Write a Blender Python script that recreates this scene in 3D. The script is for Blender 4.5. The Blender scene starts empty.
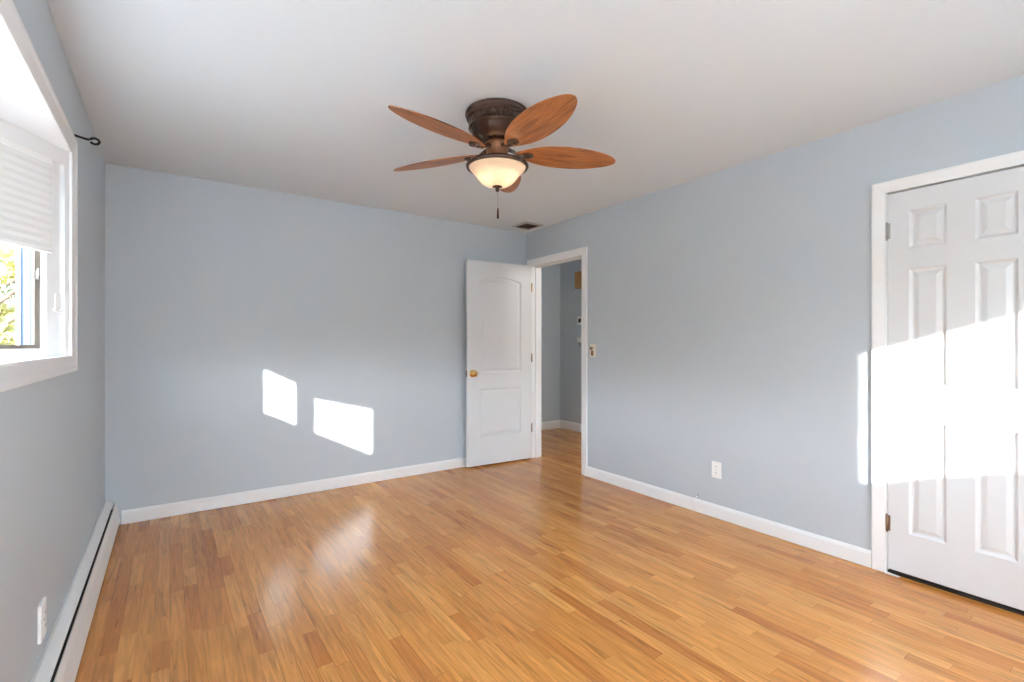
import bpy, bmesh, math, random
from mathutils import Vector, Matrix
from mathutils.geometry import tessellate_polygon
random.seed(7)
PI = math.pi
C = bpy.context.scene.collection
S = bpy.context.scene

# ------------------------------------------------------------------ camera, world, sun, exposure
YAW = math.radians(35.36)
F = Vector((math.sin(YAW), math.cos(YAW), 0)); R = Vector((math.cos(YAW), -math.sin(YAW), 0))
cd = bpy.data.cameras.new('camera'); cam = bpy.data.objects.new('camera', cd); C.objects.link(cam)
cam.location = (0, 0, 1.234)
cam.rotation_euler = (PI/2, 0, -YAW)
cd.sensor_width = 36.0; cd.lens = 36.0*482/1024
cd.shift_y = 3.0/1024
cd.clip_start = 0.05; cd.clip_end = 300
S.camera = cam

SKY_LO, SKY_HI = 2.7, 3.0
SUN_DIR = Vector((1.0, 1.61, -0.515)).normalized()
w = bpy.data.worlds.new('world'); S.world = w; w.use_nodes = True
nt = w.node_tree; nt.nodes.clear()
wo = nt.nodes.new('ShaderNodeOutputWorld'); bg = nt.nodes.new('ShaderNodeBackground')
sky = nt.nodes.new('ShaderNodeTexSky'); sky.sky_type = 'NISHITA'; sky.sun_disc = False
sky.sun_elevation = math.radians(24); sky.sun_rotation = math.radians(212); sky.air_density = 1.0; sky.dust_density = 0.2
hs = nt.nodes.new('ShaderNodeHueSaturation'); hs.inputs['Saturation'].default_value = 0.28
hz = nt.nodes.new('ShaderNodeMix'); hz.data_type = 'RGBA'; hz.inputs[0].default_value = 0.75   # thin bright haze over the blue
hz.inputs[7].default_value = (0.74, 0.90, 1.12, 1)
nt.links.new(sky.outputs[0], hs.inputs['Color']); nt.links.new(hs.outputs[0], hz.inputs[6]); 
# the haze glows broadly on the side of the low sun
wtc = nt.nodes.new('ShaderNodeTexCoord'); wdp = nt.nodes.new('ShaderNodeVectorMath'); wdp.operation = 'DOT_PRODUCT'
wdp.inputs[1].default_value = Vector((-0.50, -0.84, 0.20)).normalized(); nt.links.new(wtc.outputs['Generated'], wdp.inputs[0])
wmr = nt.nodes.new('ShaderNodeMapRange'); wmr.interpolation_type = 'SMOOTHSTEP'; nt.links.new(wdp.outputs['Value'], wmr.inputs[0])
wmr.inputs[1].default_value = -0.5; wmr.inputs[2].default_value = 1.0; wmr.inputs[3].default_value = SKY_LO; wmr.inputs[4].default_value = SKY_HI
wsc = nt.nodes.new('ShaderNodeVectorMath'); wsc.operation = 'SCALE'; nt.links.new(hz.outputs[2], wsc.inputs[0]); nt.links.new(wmr.outputs[0], wsc.inputs['Scale'])
nt.links.new(wsc.outputs[0], bg.inputs['Color'])
nt.links.new(bg.outputs[0], wo.inputs['Surface'])
bg.inputs['Strength'].default_value = 1.0

sl = bpy.data.lights.new('sun', 'SUN'); so = bpy.data.objects.new('sun', sl); C.objects.link(so)
sl.energy = 5.0; sl.angle = math.radians(0.6); sl.color = (1.0, 0.975, 0.95)
so.rotation_euler = SUN_DIR.to_track_quat('-Z', 'Y').to_euler()

def portal(loc, direction, sx, sy):
    l = bpy.data.lights.new('window_portal', 'AREA'); o = bpy.data.objects.new('window_portal', l); C.objects.link(o)
    l.shape = 'RECTANGLE'; l.size = sx; l.size_y = sy; l.cycles.is_portal = True
    o.location = loc; o.rotation_euler = Vector(direction).to_track_quat('-Z', 'Z').to_euler()
    return o

vs = S.view_settings
vs.view_transform = 'Standard'; vs.look = 'None'; vs.gamma = 1.0; vs.use_curve_mapping = False
vs.exposure = 2.27
cy = S.cycles
cy.use_denoising = True
cy.max_bounces = 16; cy.diffuse_bounces = 10; cy.glossy_bounces = 4; cy.transmission_bounces = 8; cy.transparent_max_bounces = 12
cy.sample_clamp_indirect = 8.0
cy.caustics_reflective = True; cy.blur_glossy = 0.5

# ------------------------------------------------------------------ room numbers (metres)
XL, XR, YB, YF, H = -0.357, 3.192, 4.235, -1.20, 2.454
RZS = {'fill_window_4': (0.50, 2.068), 'window_5': (1.150, 2.068), 'fill_window_6': (0.85, 2.068)}      # unseen windows: the sun-band one inferred, the other two added as fill light
HX, HY0, HY1 = 4.68, 1.412, 5.37          # hall beyond the open door
TH = 0.12                                # wall thickness
D1A, D1B, DH = 3.34, 4.12, 2.074         # bedroom doorway along the right wall
D2A, D2B = 0.354, 0.951                  # closet doorway along the right wall
BZ0, BZ1 = 1.184, 2.068                  # bay sill and head
SHZ = 1.609                              # lower edge of the raised shades

# ------------------------------------------------------------------ materials
def new_mat(name):
    m = bpy.data.materials.new(name); m.use_nodes = True
    n = m.node_tree; b = n.nodes['Principled BSDF']
    return m, n, b
def simple(name, col, rough=0.5, metal=0.0, spec=0.5, noise=0.0, nscale=30, bump=0.0, bscale=200):
    m, n, b = new_mat(name)
    b.inputs['Base Color'].default_value = (*col, 1); b.inputs['Roughness'].default_value = rough
    b.inputs['Metallic'].default_value = metal; b.inputs['Specular IOR Level'].default_value = spec
    tc = n.nodes.new('ShaderNodeTexCoord')
    if noise > 0:
        t = n.nodes.new('ShaderNodeTexNoise'); t.inputs['Scale'].default_value = nscale; t.inputs['Detail'].default_value = 4
        n.links.new(tc.outputs['Object'], t.inputs['Vector'])
        r = n.nodes.new('ShaderNodeMix'); r.data_type = 'RGBA'
        r.inputs[6].default_value = tuple(c*(1-noise) for c in col)+(1,); r.inputs[7].default_value = tuple(min(1, c*(1+noise)) for c in col)+(1,)
        n.links.new(t.outputs['Fac'], r.inputs[0]); n.links.new(r.outputs[2], b.inputs['Base Color'])
    if bump > 0:
        t2 = n.nodes.new('ShaderNodeTexNoise'); t2.inputs['Scale'].default_value = bscale; t2.inputs['Detail'].default_value = 3
        n.links.new(tc.outputs['Object'], t2.inputs['Vector'])
        bp = n.nodes.new('ShaderNodeBump'); bp.inputs['Strength'].default_value = bump; bp.inputs['Distance'].default_value = 0.002
        n.links.new(t2.outputs['Fac'], bp.inputs['Height']); n.links.new(bp.outputs[0], b.inputs['Normal'])
    return m

M = {}
M['wall'] = simple('blue_grey_wall_paint', (0.518, 0.573, 0.620), 0.42, spec=0.35, noise=0.02, nscale=1.5, bump=0.06, bscale=120)
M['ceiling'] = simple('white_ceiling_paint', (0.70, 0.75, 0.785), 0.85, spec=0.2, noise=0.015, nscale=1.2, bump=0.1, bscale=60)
M['trim'] = simple('white_trim_paint', (0.82, 0.825, 0.83), 0.32, spec=0.5)
M['sill'] = simple('glossy_white_sill_paint', (0.86, 0.86, 0.85), 0.12, spec=0.7)
M['door'] = simple('white_door_paint', (0.69, 0.705, 0.72), 0.4, spec=0.45, bump=0.04, bscale=300)
M['heater'] = simple('white_enamel', (0.80, 0.80, 0.79), 0.35, noise=0.03, nscale=12)
M['dark'] = simple('dark_gap', (0.03, 0.028, 0.025), 0.7)
M['brass'] = simple('polished_brass', (0.80, 0.50, 0.17), 0.2, metal=1.0)
M['steel'] = simple('brushed_steel', (0.45, 0.43, 0.41), 0.35, metal=1.0)
M['bronze_hinge'] = simple('aged_bronze_hinge', (0.30, 0.20, 0.14), 0.4, metal=0.9)
M['plate'] = simple('white_plastic', (0.85, 0.85, 0.84), 0.35)
M['ivory'] = simple('ivory_plastic', (0.80, 0.76, 0.66), 0.35)
M['iron'] = simple('black_iron', (0.012, 0.012, 0.012), 0.4, metal=0.4)
M['bronze'] = simple('oiled_bronze', (0.095, 0.058, 0.044), 0.25, metal=0.65, noise=0.5, nscale=60)
M['bronze_light'] = simple('rubbed_bronze', (0.26, 0.115, 0.055), 0.38, metal=0.6, noise=0.45, nscale=70)
M['frame_bronze'] = simple('bronze_window_frame', (0.17, 0.135, 0.10), 0.45, noise=0.1)
M['vent'] = simple('vent_grey_enamel', (0.52, 0.50, 0.49), 0.45)
M['box_wood'] = simple('honey_chime_wood', (0.42, 0.22, 0.075), 0.45, noise=0.25, nscale=25)
M['screen'] = simple('black_screen', (0.01, 0.01, 0.012), 0.2)
M['siding'] = simple('blue_siding', (0.030, 0.050, 0.085), 0.6, noise=0.06, nscale=10)
M['bark'] = simple('bark', (0.12, 0.085, 0.06), 0.9, noise=0.4, nscale=20)
M['leafy'] = simple('yellow_green_leaves', (0.20, 0.18, 0.05), 0.6, noise=0.45, nscale=2.0)
M['leafg'] = simple('green_leaves', (0.07, 0.10, 0.035), 0.6, noise=0.5, nscale=2.5)
M['grass'] = simple('lawn', (0.20, 0.20, 0.13), 0.9, noise=0.35, nscale=0.8)
M['chime_trim'] = M['box_wood']

def mat_shade(nm='white_cellular_fabric', tl=0.035):
    m, n, b = new_mat(nm)
    b.inputs['Base Color'].default_value = (0.78, 0.78, 0.77, 1); b.inputs['Roughness'].default_value = 0.9
    b.inputs['Specular IOR Level'].default_value = 0.1
    tr = n.nodes.new('ShaderNodeBsdfTranslucent'); tr.inputs['Color'].default_value = (0.88, 0.88, 0.87, 1)
    mx = n.nodes.new('ShaderNodeMixShader'); mx.inputs[0].default_value = tl
    n.links.new(b.outputs[0], mx.inputs[1]); n.links.new(tr.outputs[0], mx.inputs[2])
    n.links.new(mx.outputs[0], n.nodes['Material Output'].inputs['Surface'])
    return m
M['shade'] = mat_shade()
M['half_sheer'] = mat_shade('half_sheer_white_fabric', 0.36)
M['dense'] = mat_shade('dense_white_fabric', 0.04)
M['sheer'] = mat_shade('sheer_white_fabric', 0.78)
def mat_glass():
    m = bpy.data.materials.new('window_glass'); m.use_nodes = True; n = m.node_tree; n.nodes.clear()
    o = n.nodes.new('ShaderNodeOutputMaterial'); t = n.nodes.new('ShaderNodeBsdfTransparent'); g = n.nodes.new('ShaderNodeBsdfGlossy')
    g.inputs['Roughness'].default_value = 0.02; t.inputs['Color'].default_value = (0.95, 0.96, 0.96, 1)
    lw = n.nodes.new('ShaderNodeLayerWeight'); lw.inputs['Blend'].default_value = 0.5
    pw = n.nodes.new('ShaderNodeMath'); pw.operation = 'POWER'; pw.inputs[1].default_value = 5.0; n.links.new(lw.outputs['Facing'], pw.inputs[0])
    f = n.nodes.new('ShaderNodeMath'); f.operation = 'MULTIPLY_ADD'; f.inputs[1].default_value = 0.6; f.inputs[2].default_value = 0.03; n.links.new(pw.outputs[0], f.inputs[0])
    mx = n.nodes.new('ShaderNodeMixShader')
    n.links.new(f.outputs[0], mx.inputs[0]); n.links.new(t.outputs[0], mx.inputs[1]); n.links.new(g.outputs[0], mx.inputs[2])
    n.links.new(mx.outputs[0], o.inputs['Surface'])
    return m
M['glass'] = mat_glass()
def mat_bowl():
    m, n, b = new_mat('frosted_amber_glass')
    b.inputs['Base Color'].default_value = (0.85, 0.72, 0.55, 1); b.inputs['Roughness'].default_value = 0.35
    b.inputs['Emission Color'].default_value = (1.0, 0.80, 0.58, 1); b.inputs['Emission Strength'].default_value = 0.04
    tr = n.nodes.new('ShaderNodeBsdfTranslucent')
    tc = n.nodes.new('ShaderNodeTexCoord'); t = n.nodes.new('ShaderNodeTexNoise'); t.inputs['Scale'].default_value = 9; t.inputs['Detail'].default_value = 5
    n.links.new(tc.outputs['Object'], t.inputs['Vector'])
    cr = n.nodes.new('ShaderNodeMix'); cr.data_type = 'RGBA'
    cr.inputs[6].default_value = (0.93, 0.72, 0.52, 1); cr.inputs[7].default_value = (1.0, 0.88, 0.74, 1)
    n.links.new(t.outputs['Fac'], cr.inputs[0]); n.links.new(cr.outputs[2], tr.inputs['Color'])
    mx = n.nodes.new('ShaderNodeMixShader'); mx.inputs[0].default_value = 0.55
    n.links.new(b.outputs[0], mx.inputs[1]); n.links.new(tr.outputs[0], mx.inputs[2])
    n.links.new(mx.outputs[0], n.nodes['Material Output'].inputs['Surface'])
    return m
M['bowl'] = mat_bowl()

def mat_floor():
    m, n, b = new_mat('oak_strip_flooring')
    N = n.nodes; L = n.links
    def mth(op, a, c=None, clamp=False):
        k = N.new('ShaderNodeMath'); k.operation = op; k.use_clamp = clamp
        for i, v in enumerate((a, c)):
            if v is None: continue
            if isinstance(v, (int, float)): k.inputs[i].default_value = v
            else: L.new(v, k.inputs[i])
        return k.outputs[0]
    tc = N.new('ShaderNodeTexCoord'); sp = N.new('ShaderNodeSeparateXYZ'); L.new(tc.outputs['Object'], sp.inputs[0])
    x, y = sp.outputs[0], sp.outputs[1]
    W = 0.0572
    xi = mth('DIVIDE', x, W); i = mth('FLOOR', xi)
    wn = N.new('ShaderNodeTexWhiteNoise'); wn.noise_dimensions = '1D'; L.new(i, wn.inputs['W'])
    ln = mth('ADD', mth('MULTIPLY', wn.outputs['Value'], 0.6), 0.85)
    yo = mth('ADD', y, mth('MULTIPLY', wn.outputs['Value'], 37.0))
    yj0 = mth('DIVIDE', yo, ln); 
    # uneven board lengths: warp the coordinate with a slow noise per strip
    j0 = mth('FLOOR', yj0)
    cb = N.new('ShaderNodeCombineXYZ'); L.new(i, cb.inputs[0]); L.new(j0, cb.inputs[1])
    wn2 = N.new('ShaderNodeTexWhiteNoise'); wn2.noise_dimensions = '2D'; L.new(cb.outputs[0], wn2.inputs['Vector'])
    # each cell split at a random place into two boards
    fr = mth('FRACT', yj0)
    cut = mth('ADD', mth('MULTIPLY', wn2.outputs['Value'], 0.6), 0.2)
    second = mth('GREATER_THAN', fr, cut)
    cb3 = N.new('ShaderNodeCombineXYZ'); L.new(i, cb3.inputs[0]); L.new(j0, cb3.inputs[1]); L.new(second, cb3.inputs[2])
    wn3 = N.new('ShaderNodeTexWhiteNoise'); wn3.noise_dimensions = '3D'; L.new(cb3.outputs[0], wn3.inputs['Vector'])
    rnd = wn3.outputs['Value']
    ramp = N.new('ShaderNodeValToRGB'); L.new(rnd, ramp.inputs[0])
    e = ramp.color_ramp.elements
    e[0].position = 0.0; e[0].color = (0.50, 0.180, 0.038, 1)
    e[1].position = 1.0; e[1].color = (0.74, 0.350, 0.092, 1)
    for p, c in ((0.10, (0.57, 0.222, 0.049, 1)), (0.30, (0.62, 0.255, 0.058, 1)), (0.6, (0.66, 0.285, 0.068, 1)), (0.85, (0.70, 0.315, 0.080, 1))):
        q = e.new(p); q.color = c
    # grain
    mp = N.new('ShaderNodeCombineXYZ')
    L.new(mth('ADD', mth('MULTIPLY', x, 42.0), mth('MULTIPLY', rnd, 91.0)), mp.inputs[0])
    L.new(mth('ADD', mth('MULTIPLY', y, 2.6), mth('MULTIPLY', rnd, 53.0)), mp.inputs[1])
    g = N.new('ShaderNodeTexNoise'); g.inputs['Scale'].default_value = 1.0; g.inputs['Detail'].default_value = 6; g.inputs['Distortion'].default_value = 1.6
    L.new(mp.outputs[0], g.inputs['Vector'])
    gr = N.new('ShaderNodeMapRange'); L.new(g.outputs['Fac'], gr.inputs[0])
    gr.inputs[1].default_value = 0.30; gr.inputs[2].default_value = 0.70; gr.inputs[3].default_value = 0.74; gr.inputs[4].default_value = 1.14
    # dark mineral streaks and knots
    mp2 = N.new('ShaderNodeCombineXYZ')
    L.new(mth('ADD', mth('MULTIPLY', x, 30.0), mth('MULTIPLY', rnd, 17.0)), mp2.inputs[0])
    L.new(mth('ADD', mth('MULTIPLY', y, 2.4), mth('MULTIPLY', rnd, 29.0)), mp2.inputs[1])
    g2 = N.new('ShaderNodeTexNoise'); g2.inputs['Scale'].default_value = 1.0; g2.inputs['Detail'].default_value = 3; g2.inputs['Distortion'].default_value = 1.2
    L.new(mp2.outputs[0], g2.inputs['Vector'])
    st = N.new('ShaderNodeMapRange'); L.new(g2.outputs['Fac'], st.inputs[0])
    st.inputs[1].default_value = 0.60; st.inputs[2].default_value = 0.72; st.inputs[3].default_value = 1.0; st.inputs[4].default_value = 0.62
    # seams
    fx = mth('FRACT', xi)
    ex = mth('MINIMUM', fx, mth('SUBTRACT', 1.0, fx))           # in plank widths
    sx = mth('MULTIPLY', ex, W)
    dy1 = mth('ABSOLUTE', mth('MULTIPLY', mth('SUBTRACT', fr, cut), ln))
    dy2 = mth('MULTIPLY', mth('MINIMUM', fr, mth('SUBTRACT', 1.0, fr)), ln)
    sd = mth('MINIMUM', sx, mth('MINIMUM', dy1, dy2))
    sm = N.new('ShaderNodeMapRange'); L.new(sd, sm.inputs[0])
    sm.inputs[1].default_value = 0.0003; sm.inputs[2].default_value = 0.0014; sm.inputs[3].default_value = 0.22; sm.inputs[4].default_value = 1.0
    # only some seams have opened up
    so_ = N.new('ShaderNodeTexNoise'); so_.inputs['Scale'].default_value = 2.2; L.new(tc.outputs['Object'], so_.inputs['Vector'])
    sc = N.new('ShaderNodeMapRange'); L.new(so_.outputs['Fac'], sc.inputs[0]); sc.inputs[1].default_value = 0.4; sc.inputs[2].default_value = 0.62; sc.inputs[3].default_value = 0.12; sc.inputs[4].default_value = 1.0
    smx = mth('SUBTRACT', 1.0, mth('MULTIPLY', mth('SUBTRACT', 1.0, sm.outputs[0]), sc.outputs[0]))
    # broad wear
    bw = N.new('ShaderNodeTexNoise'); bw.inputs['Scale'].default_value = 0.9; bw.inputs['Detail'].default_value = 2; L.new(tc.outputs['Object'], bw.inputs['Vector'])
    bwr = N.new('ShaderNodeMapRange'); L.new(bw.outputs['Fac'], bwr.inputs[0]); bwr.inputs[3].default_value = 0.92; bwr.inputs[4].default_value = 1.14
    f = mth('MULTIPLY', mth('MULTIPLY', gr.outputs[0], st.outputs[0]), mth('MULTIPLY', smx, bwr.outputs[0]))
    vm = N.new('ShaderNodeVectorMath'); vm.operation = 'SCALE'; L.new(ramp.outputs[0], vm.inputs[0]); L.new(f, vm.inputs['Scale'])
    L.new(vm.outputs[0], b.inputs['Base Color'])
    rr = N.new('ShaderNodeMapRange'); L.new(g.outputs['Fac'], rr.inputs[0]); rr.inputs[3].default_value = 0.21; rr.inputs[4].default_value = 0.25
    L.new(rr.outputs[0], b.inputs['Roughness'])
    b.inputs['Specular IOR Level'].default_value = 0.5
    return m
M['floor'] = mat_floor()

def mat_blade():
    m, n, b = new_mat('walnut_blade_veneer')
    N = n.nodes; L = n.links
    tc = N.new('ShaderNodeTexCoord'); mp = N.new('ShaderNodeMapping'); mp.inputs['Scale'].default_value = (3.5, 40, 40)
    L.new(tc.outputs['Object'], mp.inputs[0])
    t = N.new('ShaderNodeTexNoise'); t.inputs['Scale'].default_value = 1; t.inputs['Detail'].default_value = 6; t.inputs['Distortion'].default_value = 1.5
    L.new(mp.outputs[0], t.inputs['Vector'])
    r = N.new('ShaderNodeValToRGB'); L.new(t.outputs['Fac'], r.inputs[0])
    e = r.color_ramp.elements
    e[0].position = 0.30; e[0].color = (0.15, 0.046, 0.013, 1); e[1].position = 0.68; e[1].color = (0.47, 0.175, 0.048, 1)
    q = e.new(0.46); q.color = (0.32, 0.112, 0.033, 1)
    L.new(r.outputs[0], b.inputs['Base Color']); b.inputs['Roughness'].default_value = 0.35
    return m
M['blade'] = mat_blade()

# ------------------------------------------------------------------ mesh helpers
class MB:
    def __init__(s): s.v = []; s.f = []; s.sm = []
    def quad(s, pts, smooth=False):
        i = len(s.v); s.v += [tuple(p) for p in pts]; s.f.append(tuple(range(i, i+len(pts)))); s.sm.append(smooth)
    def box(s, a, b):
        x0, y0, z0 = a; x1, y1, z1 = b
        x0, x1 = sorted((x0, x1)); y0, y1 = sorted((y0, y1)); z0, z1 = sorted((z0, z1))
        i = len(s.v)
        s.v += [(x0,y0,z0),(x1,y0,z0),(x1,y1,z0),(x0,y1,z0),(x0,y0,z1),(x1,y0,z1),(x1,y1,z1),(x0,y1,z1)]
        for f in ((3,2,1,0),(4,5,6,7),(0,1,5,4),(1,2,6,5),(2,3,7,6),(3,0,4,7)):
            s.f.append(tuple(i+k for k in f)); s.sm.append(False)
        return s
    def lathe(s, prof, c=(0,0,0), n=48, axis='z', flute=None):
        i = len(s.v); m = len(prof)
        for k in range(n):
            a = 2*PI*k/n
            for q, (r, z) in enumerate(prof):
                rr = r
                if flute and flute[0] <= q <= flute[1] and True: rr = r+(0.004 if (k//2) % 2 else -0.009)
                p = (rr*math.cos(a), rr*math.sin(a), z)
                if axis == 'x': p = (p[2], p[0], p[1])
                if axis == 'y': p = (p[0], p[2], p[1])
                s.v.append((c[0]+p[0], c[1]+p[1], c[2]+p[2]))
        for k in range(n):
            k2 = (k+1) % n
            for q in range(m-1):
                s.f.append((i+k*m+q, i+k2*m+q, i+k2*m+q+1, i+k*m+q+1)); s.sm.append(True)
        return s
    def tube(s, pts, r, n=10, caps=True):
        pts = [Vector(p) for p in pts]; i = len(s.v)
        up = Vector((0.13, 0.21, 0.97)); prev = None
        for k, p in enumerate(pts):
            t = (pts[min(k+1, len(pts)-1)]-pts[max(k-1, 0)]).normalized()
            if prev is None:
                a = t.cross(up)
                if a.length < 1e-3: a = t.cross(Vector((1,0,0)))
            else: a = prev - t*prev.dot(t)
            a.normalize(); prev = a; b = t.cross(a)
            rr = r[k] if isinstance(r, (list, tuple)) else r
            for q in range(n):
                an = 2*PI*q/n; s.v.append(tuple(p+a*math.cos(an)*rr+b*math.sin(an)*rr))
        for k in range(len(pts)-1):
            for q in range(n):
                q2 = (q+1) % n
                s.f.append((i+k*n+q, i+k*n+q2, i+(k+1)*n+q2, i+(k+1)*n+q)); s.sm.append(True)
        if caps:
            s.f.append(tuple(i+q for q in range(n))[::-1]); s.sm.append(False)
            s.f.append(tuple(i+(len(pts)-1)*n+q for q in range(n))); s.sm.append(False)
        return s
    def prism(s, poly, f0, f1, holes=()):
        """poly: 2D loop (list) with holes; f0/f1 map a 2D point to the two 3D faces."""
        loops = [list(poly)]+[list(h) for h in holes]
        flat = [p for l in loops for p in l]
        tris = tessellate_polygon([[Vector((p[0], p[1], 0)) for p in l] for l in loops])
        i = len(s.v); m = len(flat)
        s.v += [tuple(f0(p)) for p in flat]+[tuple(f1(p)) for p in flat]
        for t in tris:
            s.f.append((i+t[0], i+t[1], i+t[2])); s.sm.append(False)
            s.f.append((i+m+t[2], i+m+t[1], i+m+t[0])); s.sm.append(False)
        o = 0
        for l in loops:
            k = len(l)
            for q in range(k):
                a, b = o+q, o+(q+1) % k
                s.f.append((i+a, i+b, i+m+b, i+m+a)); s.sm.append(False)
            o += k
        return s
    def build(s, name, mat, parent=None, bevel=0.0, loc=None, seg=2, merge=True):
        me = bpy.data.meshes.new(name); me.from_pydata(s.v, [], s.f); me.update()
        for p, q in zip(me.polygons, s.sm): p.use_smooth = q
        bm = bmesh.new(); bm.from_mesh(me)
        if merge: bmesh.ops.remove_doubles(bm, verts=bm.verts, dist=1e-5)
        bmesh.ops.recalc_face_normals(bm, faces=bm.faces)
        bm.to_mesh(me); bm.free()
        o = bpy.data.objects.new(name, me); C.objects.link(o); me.materials.append(mat)
        if parent is not None: o.parent = parent
        if loc: o.location = loc
        if bevel > 0:
            md = o.modifiers.new('bevel', 'BEVEL'); md.width = bevel; md.segments = seg; md.limit_method = 'ANGLE'; md.angle_limit = math.radians(40)
        return o
def tag(o, label, cat, group=None, kind=None):
    o['label'] = label; o['category'] = cat
    if group: o['group'] = group
    if kind: o['kind'] = kind
    return o
def structure(o, label, cat): return tag(o, label, cat, kind='structure')
def empty(name, loc, rz=0, label='', cat='', group=None, kind=None):
    o = bpy.data.objects.new(name, None); C.objects.link(o); o.location = loc; o.rotation_euler = (0, 0, rz); o.empty_display_size = 0.1
    return tag(o, label, cat, group, kind)
def rect(a, b, c, d): return [(a, b), (c, b), (c, d), (a, d)]

# ------------------------------------------------------------------ the room shell
m = MB(); m.box((XL-TH, YF-TH, -0.10), (HX+TH, HY1+TH, 0.0))
structure(m.build('floor', M['floor']), 'honey oak strip floor running through the room', 'floor')
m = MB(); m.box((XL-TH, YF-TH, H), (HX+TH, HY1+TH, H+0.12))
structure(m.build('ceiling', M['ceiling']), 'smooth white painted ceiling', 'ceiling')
m = MB(); m.prism(rect(YF-TH, 0, YB+TH, H), lambda p: (XL, p[0], p[1]), lambda p: (XL-TH, p[0], p[1]), [rect(1.10, BZ0-0.03, 2.86, BZ1+0.03), rect(-0.95, RZS['fill_window_6'][0], 0.90, RZS['fill_window_6'][1])])
structure(m.build('wall_left', M['wall']), 'blue-grey wall with the bay window and floor heater', 'wall')
m = MB(); m.box((XL-TH, YB, 0), (XR+TH, YB+TH, H))
structure(m.build('wall_back', M['wall']), 'blue-grey far wall with two sunlit patches', 'wall')
m = MB()
out = [(YF-TH, 0), (D2A-0.02, 0), (D2A-0.02, DH), (D2B+0.02, DH), (D2B+0.02, 0), (D1A-0.02, 0), (D1A-0.02, DH), (D1B+0.02, DH), (D1B+0.02, 0), (HY1+TH, 0), (HY1+TH, H), (YF-TH, H)]
m.prism(out, lambda p: (XR, p[0], p[1]), lambda p: (XR+TH, p[0], p[1]))
structure(m.build('wall_right', M['wall']), 'blue-grey wall holding both white doors', 'wall')
m = MB()
RW = [(-0.05, 1.50), (1.640, 2.36)]; 
m.prism(rect(XL-TH, 0, HX+TH, H), lambda p: (p[0], YF, p[1]), lambda p: (p[0], YF-TH, p[1]), [rect(a, RZS[k][0], b, RZS[k][1]) for k, (a, b) in zip(('fill_window_4', 'window_5'), RW)])
structure(m.build('wall_front', M['wall']), 'blue-grey wall behind the viewpoint with an inferred narrow and an added wide window', 'wall')
m = MB(); m.box((XR+TH, HY1, 0), (HX+TH, HY1+TH, H))
structure(m.build('wall_hall_end', M['wall']), 'blue-grey end wall of the hall, left of its corner', 'wall')
m = MB(); m.box((HX, YF-TH, 0), (HX+TH, HY1, H))
structure(m.build('wall_hall_side', M['wall']), 'blue-grey hall wall with the thermostat', 'wall')
m = MB(); m.box((XR+TH, HY0-TH, 0), (HX, HY0, H))
structure(m.build('wall_closet_side', M['wall']), 'blue-grey partition between closet and hall', 'wall')

# skirting boards, profile extruded
def skirting(name, p0, p1, nrm, label, h=0.094, t=0.014):
    p0, p1, nrm = Vector(p0), Vector(p1), Vector(nrm)
    d = (p1-p0)
    prof = [(0, 0.002), (t, 0.002), (t, h-0.018), (t*0.55, h-0.004), (t*0.3, h), (0, h)]
    mb = MB(); mb.prism(prof, lambda q: p0+nrm*q[0]+Vector((0, 0, q[1])), lambda q: p1+nrm*q[0]+Vector((0, 0, q[1])))
    return structure(mb.build(name, M['trim']), label, 'baseboard')
skirting('baseboard_back', (XL+0.088, YB, 0), (XR, YB, 0), (0, -1, 0), 'white baseboard along the far wall')
skirting('baseboard_right', (XR, 1.019, 0), (XR, 3.266, 0), (-1, 0, 0), 'white baseboard between the two doors')
skirting('baseboard_corner', (XR, 4.195, 0), (XR, YB-0.014, 0), (-1, 0, 0), 'short white baseboard behind the open door')
skirting('baseboard_front', (XL, YF, 0), (XR+0.05, YF, 0), (0, 1, 0), 'white baseboard under the rear windows')
skirting('baseboard_hall_end', (XR+TH, HY1, 0), (HX, HY1, 0), (0, -1, 0), 'white baseboard on the end wall of the hall', h=0.12)
skirting('baseboard_hall_side', (HX, HY0, 0), (HX, HY1-0.014, 0), (-1, 0, 0), 'white baseboard on the side wall of the hall', h=0.12)

# door casings and jambs
def casing_ring(mb, ya, yb, zt, x, sgn, wd=0.072, t=0.016):
    """casing around a doorway in a wall of constant x; sgn = direction of the room from the wall"""
    prof = [(0, 0), (0, 0.009), (0.012, 0.011), (0.05, t), (wd, t), (wd, 0)]      # (outwards, thickness)
    def ring(q):
        o, th = q
        return [(x+sgn*th, yb+o, 0.001), (x+sgn*th, yb+o, zt+o), (x+sgn*th, ya-o, zt+o), (x+sgn*th, ya-o, 0.001)]
    rs = [ring(q) for q in prof]
    for a, b in zip(rs[:-1], rs[1:]):
        for k in range(3): mb.quad([a[k], a[k+1], b[k+1], b[k]])
    mb.quad([r[0] for r in rs]); mb.quad([r[3] for r in rs])
def door_frame(name, ya, yb, label, stopx, zt=DH-0.002, wd=0.072):
    root = MB(); casing_ring(root, ya-0.004, yb+0.004, zt, XR, -1, wd)
    o = structure(root.build(name, M['trim']), label, 'door frame')
    b = MB(); casing_ring(b, ya-0.004, yb+0.004, zt, XR+TH, 1, wd); b.build('hall_casing', M['trim'], o)
    j = MB()
    j.box((XR-0.001, ya-0.019, 0.001), (XR+TH+0.001, ya, zt+0.018)); j.box((XR-0.001, yb, 0.001), (XR+TH+0.001, yb+0.019, zt+0.018))
    j.box((XR-0.001, ya, zt), (XR+TH+0.001, yb, zt+0.018))
    j.build('jamb', M['trim'], o)
    s_ = MB()
    s_.box((stopx, ya, 0.001), (stopx+0.035, ya+0.011, zt)); s_.box((stopx, yb-0.011, 0.001), (stopx+0.035, yb, zt)); s_.box((stopx, ya+0.011, zt-0.011), (stopx+0.035, yb-0.011, zt))
    s_.build('door_stop', M['trim'], o)
    return o
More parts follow.
